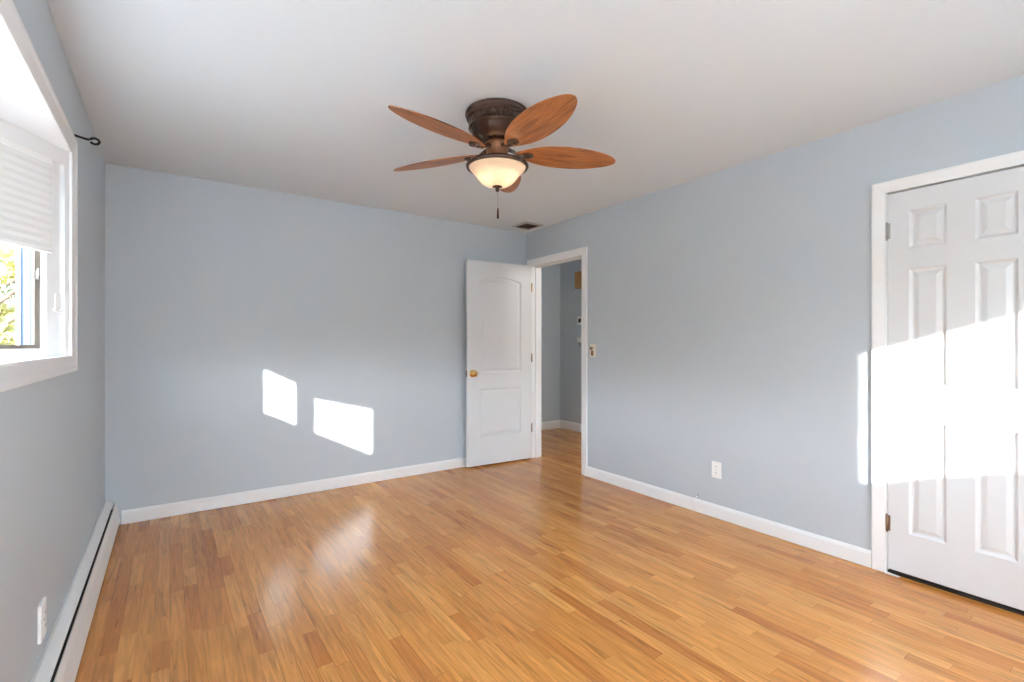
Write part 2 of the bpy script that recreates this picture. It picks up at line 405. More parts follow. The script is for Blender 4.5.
fr1 = door_frame('trim_1', D1A, D1B, 'white casing around the open doorway to the hall', XR+0.042)
fr2 = door_frame('trim_2', D2A, D2B, 'white casing around the closed six-panel closet door', XR+0.042, 2.047, 0.060)
mb = MB(); mb.box((XR+0.006, D1A-0.0005, 0.93), (XR+0.034, D1A+0.002, 0.99)); o = mb.build('strike_plate', M['brass'], fr1); o['label'] = 'brass strike plate'

# doors -----------------------------------------------------------
def arch_loop(x0, x1, y0, ys, rise):
    cx = (x0+x1)/2; hw = (x1-x0)/2; Rr = (hw*hw+rise*rise)/(2*rise); cyy = ys+rise-Rr
    def f(d, n=14):
        a, b = x0+d, x1-d; pts = [(a, y0+d), (b, y0+d)]
        for k in range(n+1):
            xx = b+(a-b)*k/n; pts.append((xx, cyy+math.sqrt(max(0, (Rr-d)**2-(xx-cx)**2))))
        return pts
    return f
def rect_loop(x0, x1, y0, y1):
    return lambda d: [(x0+d, y0+d), (x1-d, y0+d), (x1-d, y1-d), (x0+d, y1-d)]
def make_leaf(name, W_, H_, T_, loops, prof, label, cat='door'):
    """local x: 0 at hinge to W_, y: -T_/2 (seen face) .. T_/2, z up"""
    mb = MB(); mb.prism(rect(0, 0, W_, H_), lambda p: (p[0], -T_/2, p[1]), lambda p: (p[0], T_/2, p[1]), [l(0) for l in loops])
    leaf = mb.build(name, M['door'])
    structure(leaf, label, cat)
    for l in loops:
        pm = MB()
        for side in (-1, 1):
            rings = [[(p[0], side*(T_/2-dp), p[1]) for p in l(ins)] for ins, dp in prof]
            for a, b in zip(rings[:-1], rings[1:]):
                k = len(a)
                for q in range(k): pm.quad([a[q], a[(q+1) % k], b[(q+1) % k], b[q]])
            pm.quad(rings[-1])
        pm.build('panel', M['door'], leaf)
    return leaf
# open two-panel arched door
W1, H1 = 0.760, 2.050
prof1 = [(0, 0.0), (0.004, 0.007), (0.014, 0.010), (0.022, 0.010), (0.040, 0.004), (0.044, 0.003)]
l_up = arch_loop(0.130, 0.622, 0.925, 1.858, 0.042); l_lo = rect_loop(0.130, 0.622, 0.285, 0.765)
door1 = make_leaf('door_1', W1, H1, 0.035, [l_up, l_lo], prof1, 'white two-panel door with arched top panel, standing open to the hall')
hinge = Vector((3.168, 4.086, 0)); free = Vector((2.386, 4.136, 0)); dd = (free-hinge)
ang1 = math.atan2(dd.y, dd.x)
# local +x towards free edge; with this rotation local -y faces the back wall, so the seen face is local +y
door1.location = (3.150, 4.098, 0.018); door1.rotation_euler = (0, 0, ang1)
def knob_mb(x, z, side, T_):
    y0 = side*T_/2
    mb = MB(); pr = [(0.0, 0.0), (0.037, 0.0), (0.037, 0.004), (0.030, 0.009), (0.013, 0.012), (0.012, 0.028), (0.020, 0.032), (0.030, 0.040), (0.031, 0.048), (0.025, 0.056), (0.012, 0.060), (0.0, 0.0605)]
    mb.lathe([(r, side*zz) for r, zz in pr], (x, y0, z), 28, 'y')
    return mb
for sd in (1, -1):
    o = knob_mb(W1-0.060, 0.922, sd, 0.035).build('knob', M['brass'], door1); o['label'] = 'polished brass knob'
mb = MB(); mb.box((W1-0.0005, -0.012, 0.892), (W1+0.002, 0.012, 0.952)); mb.lathe([(0, 0), (0.008, 0), (0.007, 0.010), (0, 0.011)], (W1, 0, 0.922), 14, 'x')
mb.build('latch', M['bronze_hinge'], door1)
# lever keeper beside the knob, a small steel pin on the lockset
mb = MB(); mb.tube([(W1-0.096, 0.0195, 0.926), (W1-0.135, 0.0215, 0.927)], 0.003, 8); mb.build('lock_pin', M['steel'], door1)
for hz, mt in ((0.325, 'bronze_hinge'), (1.07, 'bronze_hinge'), (1.82, 'brass')):
    mb = MB(); mb.tube([(-0.004, 0.021, hz-0.045), (-0.004, 0.021, hz+0.045)], 0.0065, 12)
    mb.box((-0.002, -0.014, hz-0.044), (0.0005, 0.02, hz+0.044))
    o = mb.build('hinge', M[mt], door1); o['label'] = 'brass hinge' if mt == 'brass' else 'dark bronze hinge'

# closed six-panel closet door; hinge on its left (larger y)
W2, H2 = D2B-D2A-0.006, 2.012
prof2 = [(0, 0.0), (0.005, 0.004), (0.012, 0.009), (0.020, 0.0095), (0.040, 0.003), (0.043, 0.0025)]
xs = [(0.084, 0.232), (0.342, 0.490)]
xs = [(0.092, 0.243), (0.348, 0.493)]
zs = [(0.210, 0.808), (0.993, 1.602), (1.710, 1.909)]
loops = [rect_loop(a, b, c, d) for (a, b) in xs for (c, d) in zs]
door2 = make_leaf('door_2', W2, H2, 0.035, loops, prof2, 'white six-panel closet door, closed, crossed by sunlight')
door2.location = (XR+0.0185, D2B-0.003, 0.026); door2.rotation_euler = (0, 0, -PI/2)
for hz in (0.245, 1.815):
    mb = MB(); mb.tube([(-0.002, -0.022, hz-0.043), (-0.002, -0.022, hz+0.043)], 0.0062, 12); mb.box((0.0, -0.0185, hz-0.042), (0.013, -0.0173, hz+0.042))
    for q in (-0.047, 0.047): mb.lathe([(0, q-0.004), (0.004, q-0.002), (0.0045, q), (0.004, q+0.002), (0, q+0.004)], (-0.002, -0.022, hz), 10)
    o = mb.build('hinge', M['steel' if hz > 1 else 'bronze_hinge'], door2); o['label'] = 'steel hinge' if hz > 1 else 'dark bronze hinge'
mb = MB(); mb.lathe([(0, 0), (0.009, 0), (0.007, -0.010), (0.015, -0.016), (0.016, -0.024), (0.009, -0.029), (0, -0.030)], (W2-0.028, -0.0175, 0.93), 22, 'y'); o = mb.build('knob', M['brass'], door2)
# closet interior behind it
m = MB(); m.box((XR+TH, HY0-TH-0.02, 0), (3.95, HY0-TH, H)); m.box((3.95, YF, 0), (4.0, HY0-TH, H))
structure(m.build('wall_closet_back', M['wall']), 'blue-grey closet interior walls', 'wall')
mb = MB(); mb.box((XR+0.006, 0.30, 0.001), (3.94, 1.15, 0.010))  # dark sheet that paints in the shade seen under the closet door
structure(mb.build('closet_gap_shade', simple('dark_gap_shade', (0.035, 0.022, 0.015), 0.95)), 'dark sheet on the closet floor, standing in for the shade under the door', 'shade_sheet')
mb = MB(); mb.prism([(0, 0), (0.060, 0), (0.060, 0.002), (0.0, 0.007)], lambda p: (3.172, 0.955-p[0], p[1]+0.001), lambda p: (3.188, 0.950-p[0], p[1]+0.001))
tag(mb.build('door_wedge', M['plate']), 'thin white wedge on the floor at the foot of the closet door', 'wedge')

# ------------------------------------------------------------------ the bay window in the left wall
def win_casing(mb, a, b, z0, z1, P, wd=0.068, t=0.020):
    prof = [(0, 0), (0, 0.008), (0.008, 0.011), (0.045, 0.016), (0.055, t), (wd, t), (wd, 0)]
    def ring(q):
        o, th = q; return [P(a-o, z0-o, th), P(b+o, z0-o, th), P(b+o, z1+o, th), P(a-o, z1+o, th)]
    rs = [ring(q) for q in prof]
    for r0, r1 in zip(rs[:-1], rs[1:]):
        for k in range(4): mb.quad([r0[k], r0[(k+1) % 4], r1[(k+1) % 4], r1[k]])
B0 = Vector((XL, 2.82, 0)); dL = 0.60
B1 = B0+Vector((-0.5, -0.8660, 0))*dL
B3 = Vector((XL, 1.14, 0)); B2 = B3+Vector((-0.5, 0.8660, 0))*dL
mb = MB(); win_casing(mb, 1.14, 2.82, BZ0, BZ1, lambda y, z, t: (XL+t, y, z))
structure(mb.build('trim_3', M['trim']), 'white picture-frame casing around the bay window', 'window casing')
plan = [(XL, 2.82), (B1.x, B1.y), (B2.x, B2.y), (XL, 1.14)]
planx = [(XL+0.0005, 2.862), (XL-0.14, 2.862), (B1.x-0.12, B1.y+0.04), (B2.x-0.12, B2.y-0.04), (XL-0.14, 1.098), (XL+0.0005, 1.098)]
mb = MB(); mb.prism(planx, lambda p: (p[0], p[1], BZ0), lambda p: (p[0], p[1], BZ0-0.03))
structure(mb.build('window_sill', M['sill']), 'glossy white sill board across the bay', 'window sill')
mb = MB(); mb.prism(planx, lambda p: (p[0], p[1], BZ1), lambda p: (p[0], p[1], BZ1+0.03))
structure(mb.build('window_soffit', M['trim']), 'white board closing the top of the bay', 'soffit')
def panel_window(name, A, Bp, label, shade_z, sw=(0.11, 0.11), st=0.06, fw=0.024, visible=False):
    A, Bp = Vector(A), Vector(Bp); s_ = (Bp-A).normalized(); Lw = (Bp-A).length
    n_ = Vector((s_.y, -s_.x, 0))                      # outward
    if n_.x > 0.01 or (abs(n_.x) < 0.01 and n_.y > 0): n_ = -n_
    P = lambda a, z, d: A+s_*a+n_*d+Vector((0, 0, z))
    def bar(mb, a0, a1, z0, z1, d0, d1):
        i = len(mb.v)
        mb.prism(rect(a0, z0, a1, z1), lambda p: P(p[0], p[1], d0), lambda p: P(p[0], p[1], d1))
    z0, z1 = BZ0+0.001, BZ1-0.001
    if name in RZS: z0, z1 = RZS[name][0]+0.001, RZS[name][1]-0.001
    hd = 0.066
    mb = MB()
    for e0, e1 in ((0, 0.022), (Lw-0.022, Lw)): bar(mb, e0, e1, z0, z1, 0.0, 0.09)
    bar(mb, 0.022, Lw-0.022, z1-hd, z1, 0.0, 0.09); bar(mb, 0.022, Lw-0.022, z0, z0+0.010, 0.004, 0.09)
    for e0, e1 in ((0.022, st), (Lw-st, Lw-0.022)): bar(mb, e0, e1, z0+0.010, z1-hd, 0.020, 0.09)
    root = structure(mb.build(name, M['trim'], bevel=0.002), label, 'window')
    mb = MB()
    g0, g1 = st, Lw-st
    for e0, e1 in ((g0, sw[0]), (Lw-sw[1], g1)): bar(mb, e0, e1, z0+0.010, z1-hd, 0.012, 0.05)
    bar(mb, sw[0], Lw-sw[1], z0+0.010, z0+0.030, 0.012, 0.05); bar(mb, sw[0], Lw-sw[1], z1-hd-0.05, z1-hd, 0.012, 0.05)
    mb.build('sash', M['trim'], root, bevel=0.002)
    mb = MB(); a0, a1, c0, c1 = sw[0], Lw-sw[1], z0+0.030, z1-hd-0.05
    for e0, e1 in ((a0, a0+fw), (a1-fw, a1)): bar(mb, e0, e1, c0, c1, 0.038, 0.050)
    bar(mb, a0+fw, a1-fw, c0, c0+0.016, 0.038, 0.050); bar(mb, a0+fw, a1-fw, c1-0.018, c1, 0.038, 0.050)
    o = mb.build('screen_frame', M['frame_bronze'], root); o['label'] = 'bronze inner frame'
    mb = MB(); bar(mb, a0+0.01, a1-0.01, c0+0.006, c1-0.01, 0.043, 0.046); mb.build('pane', M['glass'], root)
    cc = P(Lw/2, (z0+z1)/2, 0.12)
    portal(cc, -n_, Lw, z1-z0)
    if visible:
        mb = MB(); lz = 1.517; bar(mb, a0+0.012, a0+0.022, lz-0.018, lz+0.018, 0.034, 0.042)
        mb.tube([P(a0+0.017, lz-0.005, 0.036), P(a0+0.022, lz+0.0, 0.026), P(a0+0.026, lz+0.026, 0.024)], 0.004, 8)
        mb.build('latch', M['steel'], root)
    return root, P, Lw, z1-hd
def shade(P, Lw, ztop, zbot, label, side=0.105, d=-0.006, mt='shade'):
    a0, a1 = side, Lw-side
    def bar(mb, z0, z1, d0, d1, e=0.0):
        mb.prism(rect(a0+e, z0, a1-e, z1), lambda p: P(p[0], p[1], d0), lambda p: P(p[0], p[1], d1))
    mb = MB(); zt = ztop-0.028; zb = zbot+0.020; n = int((zt-zb)/0.030)
    for side_ in (0, 1):
        pts = []
        for k in range(2*n+1):
            z = zb+(zt-zb)*k/(2*n); off = 0.0014 if k % 2 else 0.0
            pts.append((z, d-0.009+off if side_ == 0 else d+0.009-off))
        for q0, q1 in zip(pts[:-1], pts[1:]):
            mb.quad([P(a0, q0[0], q0[1]), P(a1, q0[0], q0[1]), P(a1, q1[0], q1[1]), P(a0, q1[0], q1[1])])
    root = tag(mb.build('cellular_shade', M[mt]), label, 'window shade')
    r = MB(); bar(r, ztop-0.028, ztop-0.001, d-0.012, d+0.017); r.build('headrail', M['plate'], root, bevel=0.003)
    r = MB(); bar(r, zbot, zbot+0.020, d-0.010, d+0.010); r.build('bottom_rail', M['plate'], root, bevel=0.003)
    return root
wr, P1, L1, zt1 = panel_window('window_1', B0, B1, 'angled bay window light nearest the far wall, half covered by a shade', SHZ, sw=(0.096, 0.098), st=0.050, fw=0.026, visible=True)
shade(P1, L1, zt1, SHZ, 'white cellular shade half lowered over the angled window pane')
w2, P2, L2, zt2 = panel_window('window_2', B1, B2, 'middle light of the bay window, outside the frame', SHZ, sw=(0.118, 0.040), st=0.030, fw=0.010)
shade(P2, L2, zt2, SHZ+0.075, 'white cellular shade half lowered over the middle pane of the bay, outside the frame', side=0.03)
w3, P3, L3, zt3 = panel_window('window_3', B2, B3, 'bay window light nearest the viewpoint, outside the frame', SHZ, sw=(0.052, 0.046), st=0.030, fw=0.010)
shade(P3, L3, zt3, SHZ, 'white cellular shade over the bay pane nearest the viewpoint, outside the frame', side=0.03)
for nm, (a, b), zb, lb in (('fill_window_4', RW[0], RZS['fill_window_4'][0]+0.03, 'added wide rear window with a fully lowered shade'), ('window_5', RW[1], 1.905, 'narrow rear window letting in the low sun')):  # the wide one is unseen, added for soft fill light
    wr_, Pq, Lq, ztq = panel_window(nm, (a, YF-0.01, 0), (b, YF-0.01, 0), lb, zb, sw=(0.06, 0.06), st=0.045, fw=0.01)
    shade(Pq, Lq, ztq, zb, 'white cellular shade on the %s, behind the viewpoint' % ('added wide rear window' if nm == 'fill_window_4' else 'narrow rear window'), side=0.03, d=-0.004, mt='sheer' if nm == 'fill_window_4' else 'dense')
    mb = MB(); win_casing(mb, a, b, RZS[nm][0], RZS[nm][1], lambda x, z, t: (x, YF+t, z))
    structure(mb.build('trim_4' if nm == 'fill_window_4' else 'trim_5', M['trim']), 'white casing of the %s' % ('added wide rear window' if nm == 'fill_window_4' else 'narrow rear window'), 'window casing')
w6, P6, L6, zt6 = panel_window('fill_window_6', (XL-0.01, 0.90, 0), (XL-0.01, -0.95, 0), 'added side window beside the viewpoint with a fully lowered shade', 0.83, sw=(0.06, 0.06), st=0.045, fw=0.01)  # unseen window added so its glowing shade brightens the room
shade(P6, L6, zt6, RZS['fill_window_6'][0]+0.03, 'white shade on the added side window beside the viewpoint', side=0.03, d=-0.004, mt='half_sheer')
mb = MB(); win_casing(mb, -0.95, 0.90, *RZS['fill_window_6'], lambda y, z, t: (XL+t, y, z))
structure(mb.build('trim_6', M['trim']), 'white casing of the added side window beside the viewpoint', 'window casing')
# cord tensioner on the stile of the bay
root = empty('cord_tensioner', P1(0.045, 1.412, 0.018), 0, 'small white plastic cord tensioner on the bay window stile, below the shade', 'cord holder')
q = lambda a, z, d: P1(0.045+a, 1.412+z, 0.018+d)-root.location
mb = MB(); mb.prism(rect(-0.014, -0.032, 0.014, 0.036), lambda p: q(p[0], p[1], -0.001), lambda p: q(p[0], p[1], -0.010)); mb.build('body', M['plate'], root, bevel=0.004)
mb = MB(); mb.tube([q(-0.018, 0.036, -0.008), q(-0.020, -0.005, -0.012), q(-0.018, -0.034, -0.012), q(-0.002, -0.042, -0.012), q(0.018, -0.040, -0.010), q(0.022, -0.030, -0.008)], 0.0035, 8); mb.build('loop', M['plate'], root)

# ------------------------------------------------------------------ curtain rod bracket
root = empty('curtain_rod_bracket', (XL, 2.865, 2.157), 0, 'black iron curtain rod bracket above the bay window corner', 'curtain bracket')
mb = MB(); mb.lathe([(0, 0.0), (0.013, 0.0), (0.013, 0.004), (0.006, 0.007), (0, 0.007)], (0.0, 0, -0.006), 20, 'x'); mb.build('wall_plate', M['iron'], root)
mb = MB(); mb.tube([(0.003, 0, -0.014), (0.004, 0, 0.0), (0.010, 0, 0.003), (0.04, 0, -0.003), (0.062, 0, -0.006)], 0.0052, 10); mb.build('arm', M['iron'], root)
mb = MB(); mb.tube([(0.080+0.016*math.cos(a), 0.0, -0.008+0.013*math.sin(a)) for a in [math.radians(165-k*15) for k in range(22)]], 0.0052, 10); mb.build('ring', M['iron'], root)

# ------------------------------------------------------------------ baseboard heater
ya, yb = YF+0.02, YB-0.018
root = empty('baseboard_heater', (XL, yb, 0), 0, 'long white baseboard heater along the foot of the window wall', 'heater')
def ex(prof, y0=0.0, y1=ya-yb, n='x'):
    mb = MB(); mb.prism(prof, lambda p: (p[0], y0, p[1]), lambda p: (p[0], y1, p[1])); return mb
ex([(0.001, 0.178), (0.012, 0.181), (0.040, 0.168), (0.046, 0.160), (0.043, 0.158), (0.036, 0.164), (0.012, 0.176), (0.001, 0.174)]).build('top_cover', M['heater'], root)
ex([(0.052, 0.150), (0.056, 0.152), (0.066, 0.120), (0.080, 0.030), (0.076, 0.014), (0.072, 0.014), (0.075, 0.030), (0.062, 0.118)]).build('front_panel', M['heater'], root)
ex([(0.001, 0.002), (0.004, 0.002), (0.004, 0.173), (0.001, 0.173)]).build('back_plate', M['dark'], root)
ex([(0.010, 0.045), (0.060, 0.045), (0.052, 0.125), (0.010, 0.125)], -0.03, ya-yb+0.03).build('fins', M['dark'], root)
for y0 in (0.0, ya-yb-0.012+0.012):
    e_ = MB(); e_.prism([(0.001, 0.001), (0.074, 0.001), (0.081, 0.030), (0.067, 0.120), (0.057, 0.153), (0.040, 0.168), (0.012, 0.182), (0.001, 0.182)], lambda p: (p[0], y0, p[1]), lambda p: (p[0], y0+(0.004 if y0 == 0 else -0.004), p[1]))
    e_.build('end_cap', M['heater'], root)

# ------------------------------------------------------------------ wall plates
def wall_plate(name, loc, rz, label, cat, w_=0.072, h_=0.116, mat='plate', t=0.006):
    """local: face towards -y"""
    root = empty(name, loc, rz, label, cat)
    mb = MB(); mb.prism(rect(-w_/2, -h_/2, w_/2, h_/2), lambda p: (p[0], 0, p[1]), lambda p: (p[0], -t, p[1]))
    mb.build('cover_plate', M[mat], root, bevel=0.003)
    return root
def duplex(root, t):
    for dz in (-0.022, 0.022):
        mb = MB(); pts = [(0.0165*math.cos(a), dz+0.014*math.sin(a)) for a in [2*PI*k/20 for k in range(20)]]
        mb.prism(pts, lambda p: (p[0], -t+0.001, p[1]), lambda p: (p[0], -t-0.0025, p[1])); o = mb.build('socket', M['plate'], root)
        for dx in (-0.006, 0.006):
            s_ = MB(); s_.box((dx-0.0012, -t-0.003, dz-0.001), (dx+0.0012, -t-0.002, dz+0.008)); s_.build('slot', M['dark'], o)
    s_ = MB(); s_.lathe([(0, -t-0.002), (0.003, -t-0.0015), (0.003, -t+0.001)], (0, 0, 0), 10, 'y'); s_.build('screw', M['steel'], root)
o = wall_plate('wall_outlet', (XR, 1.950, 0.340), -PI/2, 'white duplex outlet low on the right wall between the doors', 'outlet'); duplex(o, 0.006)
o = wall_plate('wall_outlet', (XL, 2.244, 0.302), PI/2, 'white outlet low on the window wall above the heater', 'outlet', 0.08, 0.125, t=0.010); duplex(o, 0.010)
o = wall_plate('light_switch', (XR, 3.188, 1.172), -PI/2, 'ivory light switch plate right of the open doorway', 'light switch', 0.076, 0.120, 'ivory')
mb = MB(); mb.lathe([(0, 0), (0.016, 0), (0.014, -0.014), (0, -0.016)], (-0.016, -0.006, 0.022), 18, 'y'); p_ = mb.build('dimmer_knob', M['bronze_hinge'], o)
mb = MB(); mb.box((-0.010, -0.022, -0.046), (0.006, -0.005, 0.002)); p_ = mb.build('toggle', M['bronze_light'], o, bevel=0.003)
# hall wall fittings
root = empty('cable_stub', (XR-0.0145, 2.115, 0.003), 0, 'short thin cable stub rising over the baseboard between the doors', 'cable')
mb = MB(); mb.tube([(-0.004, 0, 0), (-0.005, 0.004, 0.05), (-0.004, 0.001, 0.088), (0.004, -0.006, 0.102), (0.006, -0.016, 0.118)], 0.0028, 8); mb.build('cable', M['plate'], root)
mb = MB(); mb.tube([(0.006, -0.016, 0.117), (0.007, -0.020, 0.126)], 0.0036, 8); mb.build('connector', M['bronze_hinge'], root)
root = empty('door_chime', (HX, 4.885, 2.124), -PI/2, 'brown wooden door chime box high on the hall wall', 'door chime')
mb = MB(); mb.box((-0.11, -0.06, -0.115), (0.11, 0, 0.115)); mb.build('box', M['box_wood'], root, bevel=0.004)
mb = MB(); mb.box((-0.09, -0.066, -0.095), (0.09, -0.059, 0.095)); mb.build('front_cover', M['box_wood'], root, bevel=0.003)
root = empty('thermostat', (HX, 4.935, 1.560), -PI/2, 'square white thermostat with black screen on the hall wall', 'thermostat')
mb = MB(); mb.box((-0.058, -0.022, -0.058), (0.058, 0, 0.058)); mb.build('housing', M['plate'], root, bevel=0.008)
mb = MB(); mb.box((-0.026, -0.024, -0.026), (0.026, -0.021, 0.026)); o = mb.build('screen', M['screen'], root); o['label'] = 'black screen'
root = empty('wall_phone_jack', (HX, 4.955, 1.262), -PI/2, 'small white wall fitting with a grey clip below the thermostat', 'wall fitting')
mb = MB(); mb.box((-0.035, -0.018, -0.005), (0.035, 0, 0.06)); mb.build('cover', M['plate'], root, bevel=0.004)
mb = MB(); mb.box((-0.004, -0.030, -0.06), (0.024, -0.004, 0.0)); mb.build('clip', M['steel'], root, bevel=0.003)

# the right wall runs a touch out of square with the far wall: swing it and what it carries about the corner
SW = Matrix.Translation((XR, YB, 0)) @ Matrix.Rotation(-0.011, 4, 'Z') @ Matrix.Translation((-XR, -YB, 0))
for o in list(C.objects):
    if o.parent is None and (o.name in ('wall_right', 'baseboard_right', 'baseboard_corner', 'trim_1', 'trim_2', 'door_2', 'door_wedge', 'closet_gap_shade', 'light_switch', 'cable_stub') or (o.name.startswith('wall_outlet') and o.location.x > 0)):
        o.matrix_world = SW @ Matrix.LocRotScale(o.location, o.rotation_euler, o.scale)

# ------------------------------------------------------------------ ceiling register
vx0, vx1, vy0, vy1 = 2.885, 3.125, 3.835, 4.085
root = empty('ceiling_vent', ((vx0+vx1)/2, (vy0+vy1)/2, H), 0, 'square metal air vent in the ceiling above the open door', 'air vent')
hw, hl = (vx1-vx0)/2, (vy1-vy0)/2
mb = MB(); prof = [(0, -0.001), (0.006, -0.008), (0.030, -0.010), (0.034, -0.002)]
rs = [[(-hw+i_, -hl+i_, z), (hw-i_, -hl+i_, z), (hw-i_, hl-i_, z), (-hw+i_, hl-i_, z)] for i_, z in prof]
for a, b in zip(rs[:-1], rs[1:]):
    for k in range(4): mb.quad([a[k], a[(k+1) % 4], b[(k+1) % 4], b[k]])
mb.build('frame', M['vent'], root)
mb = MB(); mb.box((-hw+0.03, -hl+0.03, -0.002), (hw-0.03, hl-0.03, -0.0005)); mb.build('duct', M['dark'], root)
for k in range(9):
    yy = -hl+0.042+k*(2*hl-0.084)/8
    mb = MB(); mb.quad([(-hw+0.033, yy-0.004, -0.008), (hw-0.033, yy-0.004, -0.008), (hw-0.033, yy+0.004, -0.002), (-hw+0.033, yy+0.004, -0.002)])
    o = mb.build('louvre', M['bronze_hinge'], root); sdm = o.modifiers.new('s', 'SOLIDIFY'); sdm.thickness = 0.001

# ------------------------------------------------------------------ ceiling fan
FC = Vector((1.412, 2.124, 0))
fan = empty('ceiling_fan', (FC.x, FC.y, H), 0, 'bronze ceiling fan with five walnut leaf blades and a lit bowl', 'ceiling fan')
Z = lambda z: z-2.442
mb = MB()
prof = [(0.0, Z(2.442)), (0.163, Z(2.442)), (0.168, Z(2.436)), (0.169, Z(2.424)), (0.158, Z(2.420)), (0.158, Z(2.414)), (0.163, Z(2.411)), (0.163, Z(2.405)),
        (0.158, Z(2.402)), (0.152, Z(2.399)), (0.149, Z(2.396)), (0.147, Z(2.366)), (0.152, Z(2.362)), (0.153, Z(2.356)), (0.145, Z(2.350)), (0.141, Z(2.345)), (0.136, Z(2.332)), (0.126, Z(2.316)),
        (0.112, Z(2.302)), (0.092, Z(2.291)), (0.070, Z(2.284)), (0.0, Z(2.282))]
mb.lathe(prof, (0, 0, 0), 144, flute=(10, 11)); mb.build('motor_housing', M['bronze'], fan)
mb = MB(); mb.lathe([(0, Z(2.292)), (0.056, Z(2.290)), (0.064, Z(2.282)), (0.064, Z(2.262)), (0.058, Z(2.256)), (0.058, Z(2.206)), (0.068, Z(2.200)), (0.068, Z(2.184)), (0.056, Z(2.176)), (0.050, Z(2.162)), (0, Z(2.160))], n=48); mb.build('hub', M['bronze_light'], fan)
mb = MB(); mb.lathe([(0.048, Z(2.204)), (0.090, Z(2.206)), (0.150, Z(2.206)), (0.163, Z(2.202)), (0.166, Z(2.194)), (0.162, Z(2.186)), (0.155, Z(2.184)), (0.153, Z(2.196)), (0.09, Z(2.200)), (0.048, Z(2.199))], n=64); 
# open fitter: spider of three arms instead of a closed pan, so the bulbs light the blades above
mb = MB(); mb.lathe([(0.148, Z(2.170)), (0.162, Z(2.168)), (0.166, Z(2.160)), (0.162, Z(2.151)), (0.152, Z(2.149)), (0.148, Z(2.155)), (0.148, Z(2.170))], n=64)
for k in range(3):
    a = k*2*PI/3+0.4; mb.tube([(0.045*math.cos(a), 0.045*math.sin(a), Z(2.172)), (0.152*math.cos(a), 0.152*math.sin(a), Z(2.163))], 0.006, 8)
mb.build('light_rim', M['bronze'], fan)
bowlp = [(0.150, 2.158), (0.147, 2.148), (0.139, 2.138), (0.126, 2.126), (0.112, 2.110), (0.099, 2.092), (0.085, 2.076), (0.064, 2.063), (0.040, 2.056), (0.0, 2.054)]
mb = MB(); mb.lathe([(r, Z(z)) for r, z in bowlp], n=64); bo = mb.build('light_bowl', M['bowl'], fan); bo['label'] = 'frosted amber glass bowl, lit'
mb = MB(); mb.lathe([(0, Z(2.062)), (0.024, Z(2.058)), (0.027, Z(2.053)), (0.020, Z(2.050)), (0.009, Z(2.046)), (0.011, Z(2.038)), (0.009, Z(2.030)), (0.004, Z(2.026)), (0, Z(2.025))], n=28); mb.build('finial', M['bronze'], fan)
mb = MB(); cx_, cy_ = 0.012*F.x+0.004*R.x, 0.012*F.y
mb.tube([(cx_, cy_, Z(2.05)), (cx_, cy_, Z(1.945))], 0.0014, 6); pc = mb.build('pull_chain', M['steel'], fan)
mb = MB(); mb.lathe([(0, Z(1.948)), (0.003, Z(1.944)), (0.0045, Z(1.930)), (0.0055, Z(1.905)), (0.006, Z(1.893)), (0.003, Z(1.888)), (0, Z(1.887))], (cx_, cy_, 0), 14); mb.build('chain_weight', M['bronze'], pc)
PITCH = math.radians(13)
R0, R1, BW = 0.105, 0.668, 0.186
def blade_outline(n=40):
    cs = [(0.0, 0.17), (0.04, 0.30), (0.10, 0.50), (0.20, 0.76), (0.32, 0.93), (0.45, 1.0), (0.58, 0.985), (0.70, 0.90), (0.80, 0.76), (0.88, 0.59), (0.94, 0.42), (0.975, 0.27), (0.992, 0.15), (1.0, 0.0)]
    up = []
    for k in range(n+1):
        t = 1-(1-k/n)**1.6
        for (a, p), (b, q) in zip(cs[:-1], cs[1:]):
            if a <= t <= b: up.append((R0+(R1-R0)*t, BW/2*(p+(q-p)*(t-a)/(b-a)))); break
    return up
up = blade_outline(); outl = up+[(x_, -y_) for x_, y_ in reversed(up[:-1])]
proto = None
for k in range(5):
    al = math.radians(6+72*k)
    d_ = F*math.cos(al)+R*math.sin(al); az = math.atan2(d_.y, d_.x)
    if proto is None:
        mb = MB()
        tp = math.tan(PITCH)
        zz = lambda p: -tp*p[1]
        mb.prism(outl, lambda p: (p[0], p[1]*math.cos(PITCH), zz(p)*math.cos(PITCH)+0.003), lambda p: (p[0], p[1]*math.cos(PITCH), zz(p)*math.cos(PITCH)-0.003))
        b0 = mb.build('blade', M['blade'], fan, bevel=0.0015)
        ib = MB()
        ib.tube([(0.050, 0, 0.022), (0.085, 0, 0.010), (0.115, 0, -0.008), (0.150, 0, -0.010)], [0.012, 0.009, 0.008, 0.010], 10)
        ib.lathe([(0, -0.016), (0.010, -0.016), (0.014, -0.012), (0.020, -0.012), (0.024, -0.014), (0.030, -0.011), (0.032, -0.004), (0.0, -0.003)], (0.165, 0, 0.0), 28)
        i0 = ib.build('blade_bracket', M['bronze'], b0)
        proto = (b0, i0)
    else:
        b0 = proto[0].copy(); C.objects.link(b0); i0 = proto[1].copy(); C.objects.link(i0); i0.parent = b0; b0.parent = fan
    b0.location = (0, 0, Z(2.236)); b0.rotation_euler = (0, 0, az)
for k in range(2):
    pl = bpy.data.lights.new('bulb_light', 'POINT'); po = bpy.data.objects.new('bulb_light', pl); C.objects.link(po)
    pl.energy = 0.045; pl.color = (1.0, 0.74, 0.48); pl.shadow_soft_size = 0.02
    s_ = 1 if k else -1
    po.location = (FC.x+s_*0.045*R.x-0.03*F.x, FC.y+s_*0.045*R.y-0.03*F.y, H+Z(2.112))

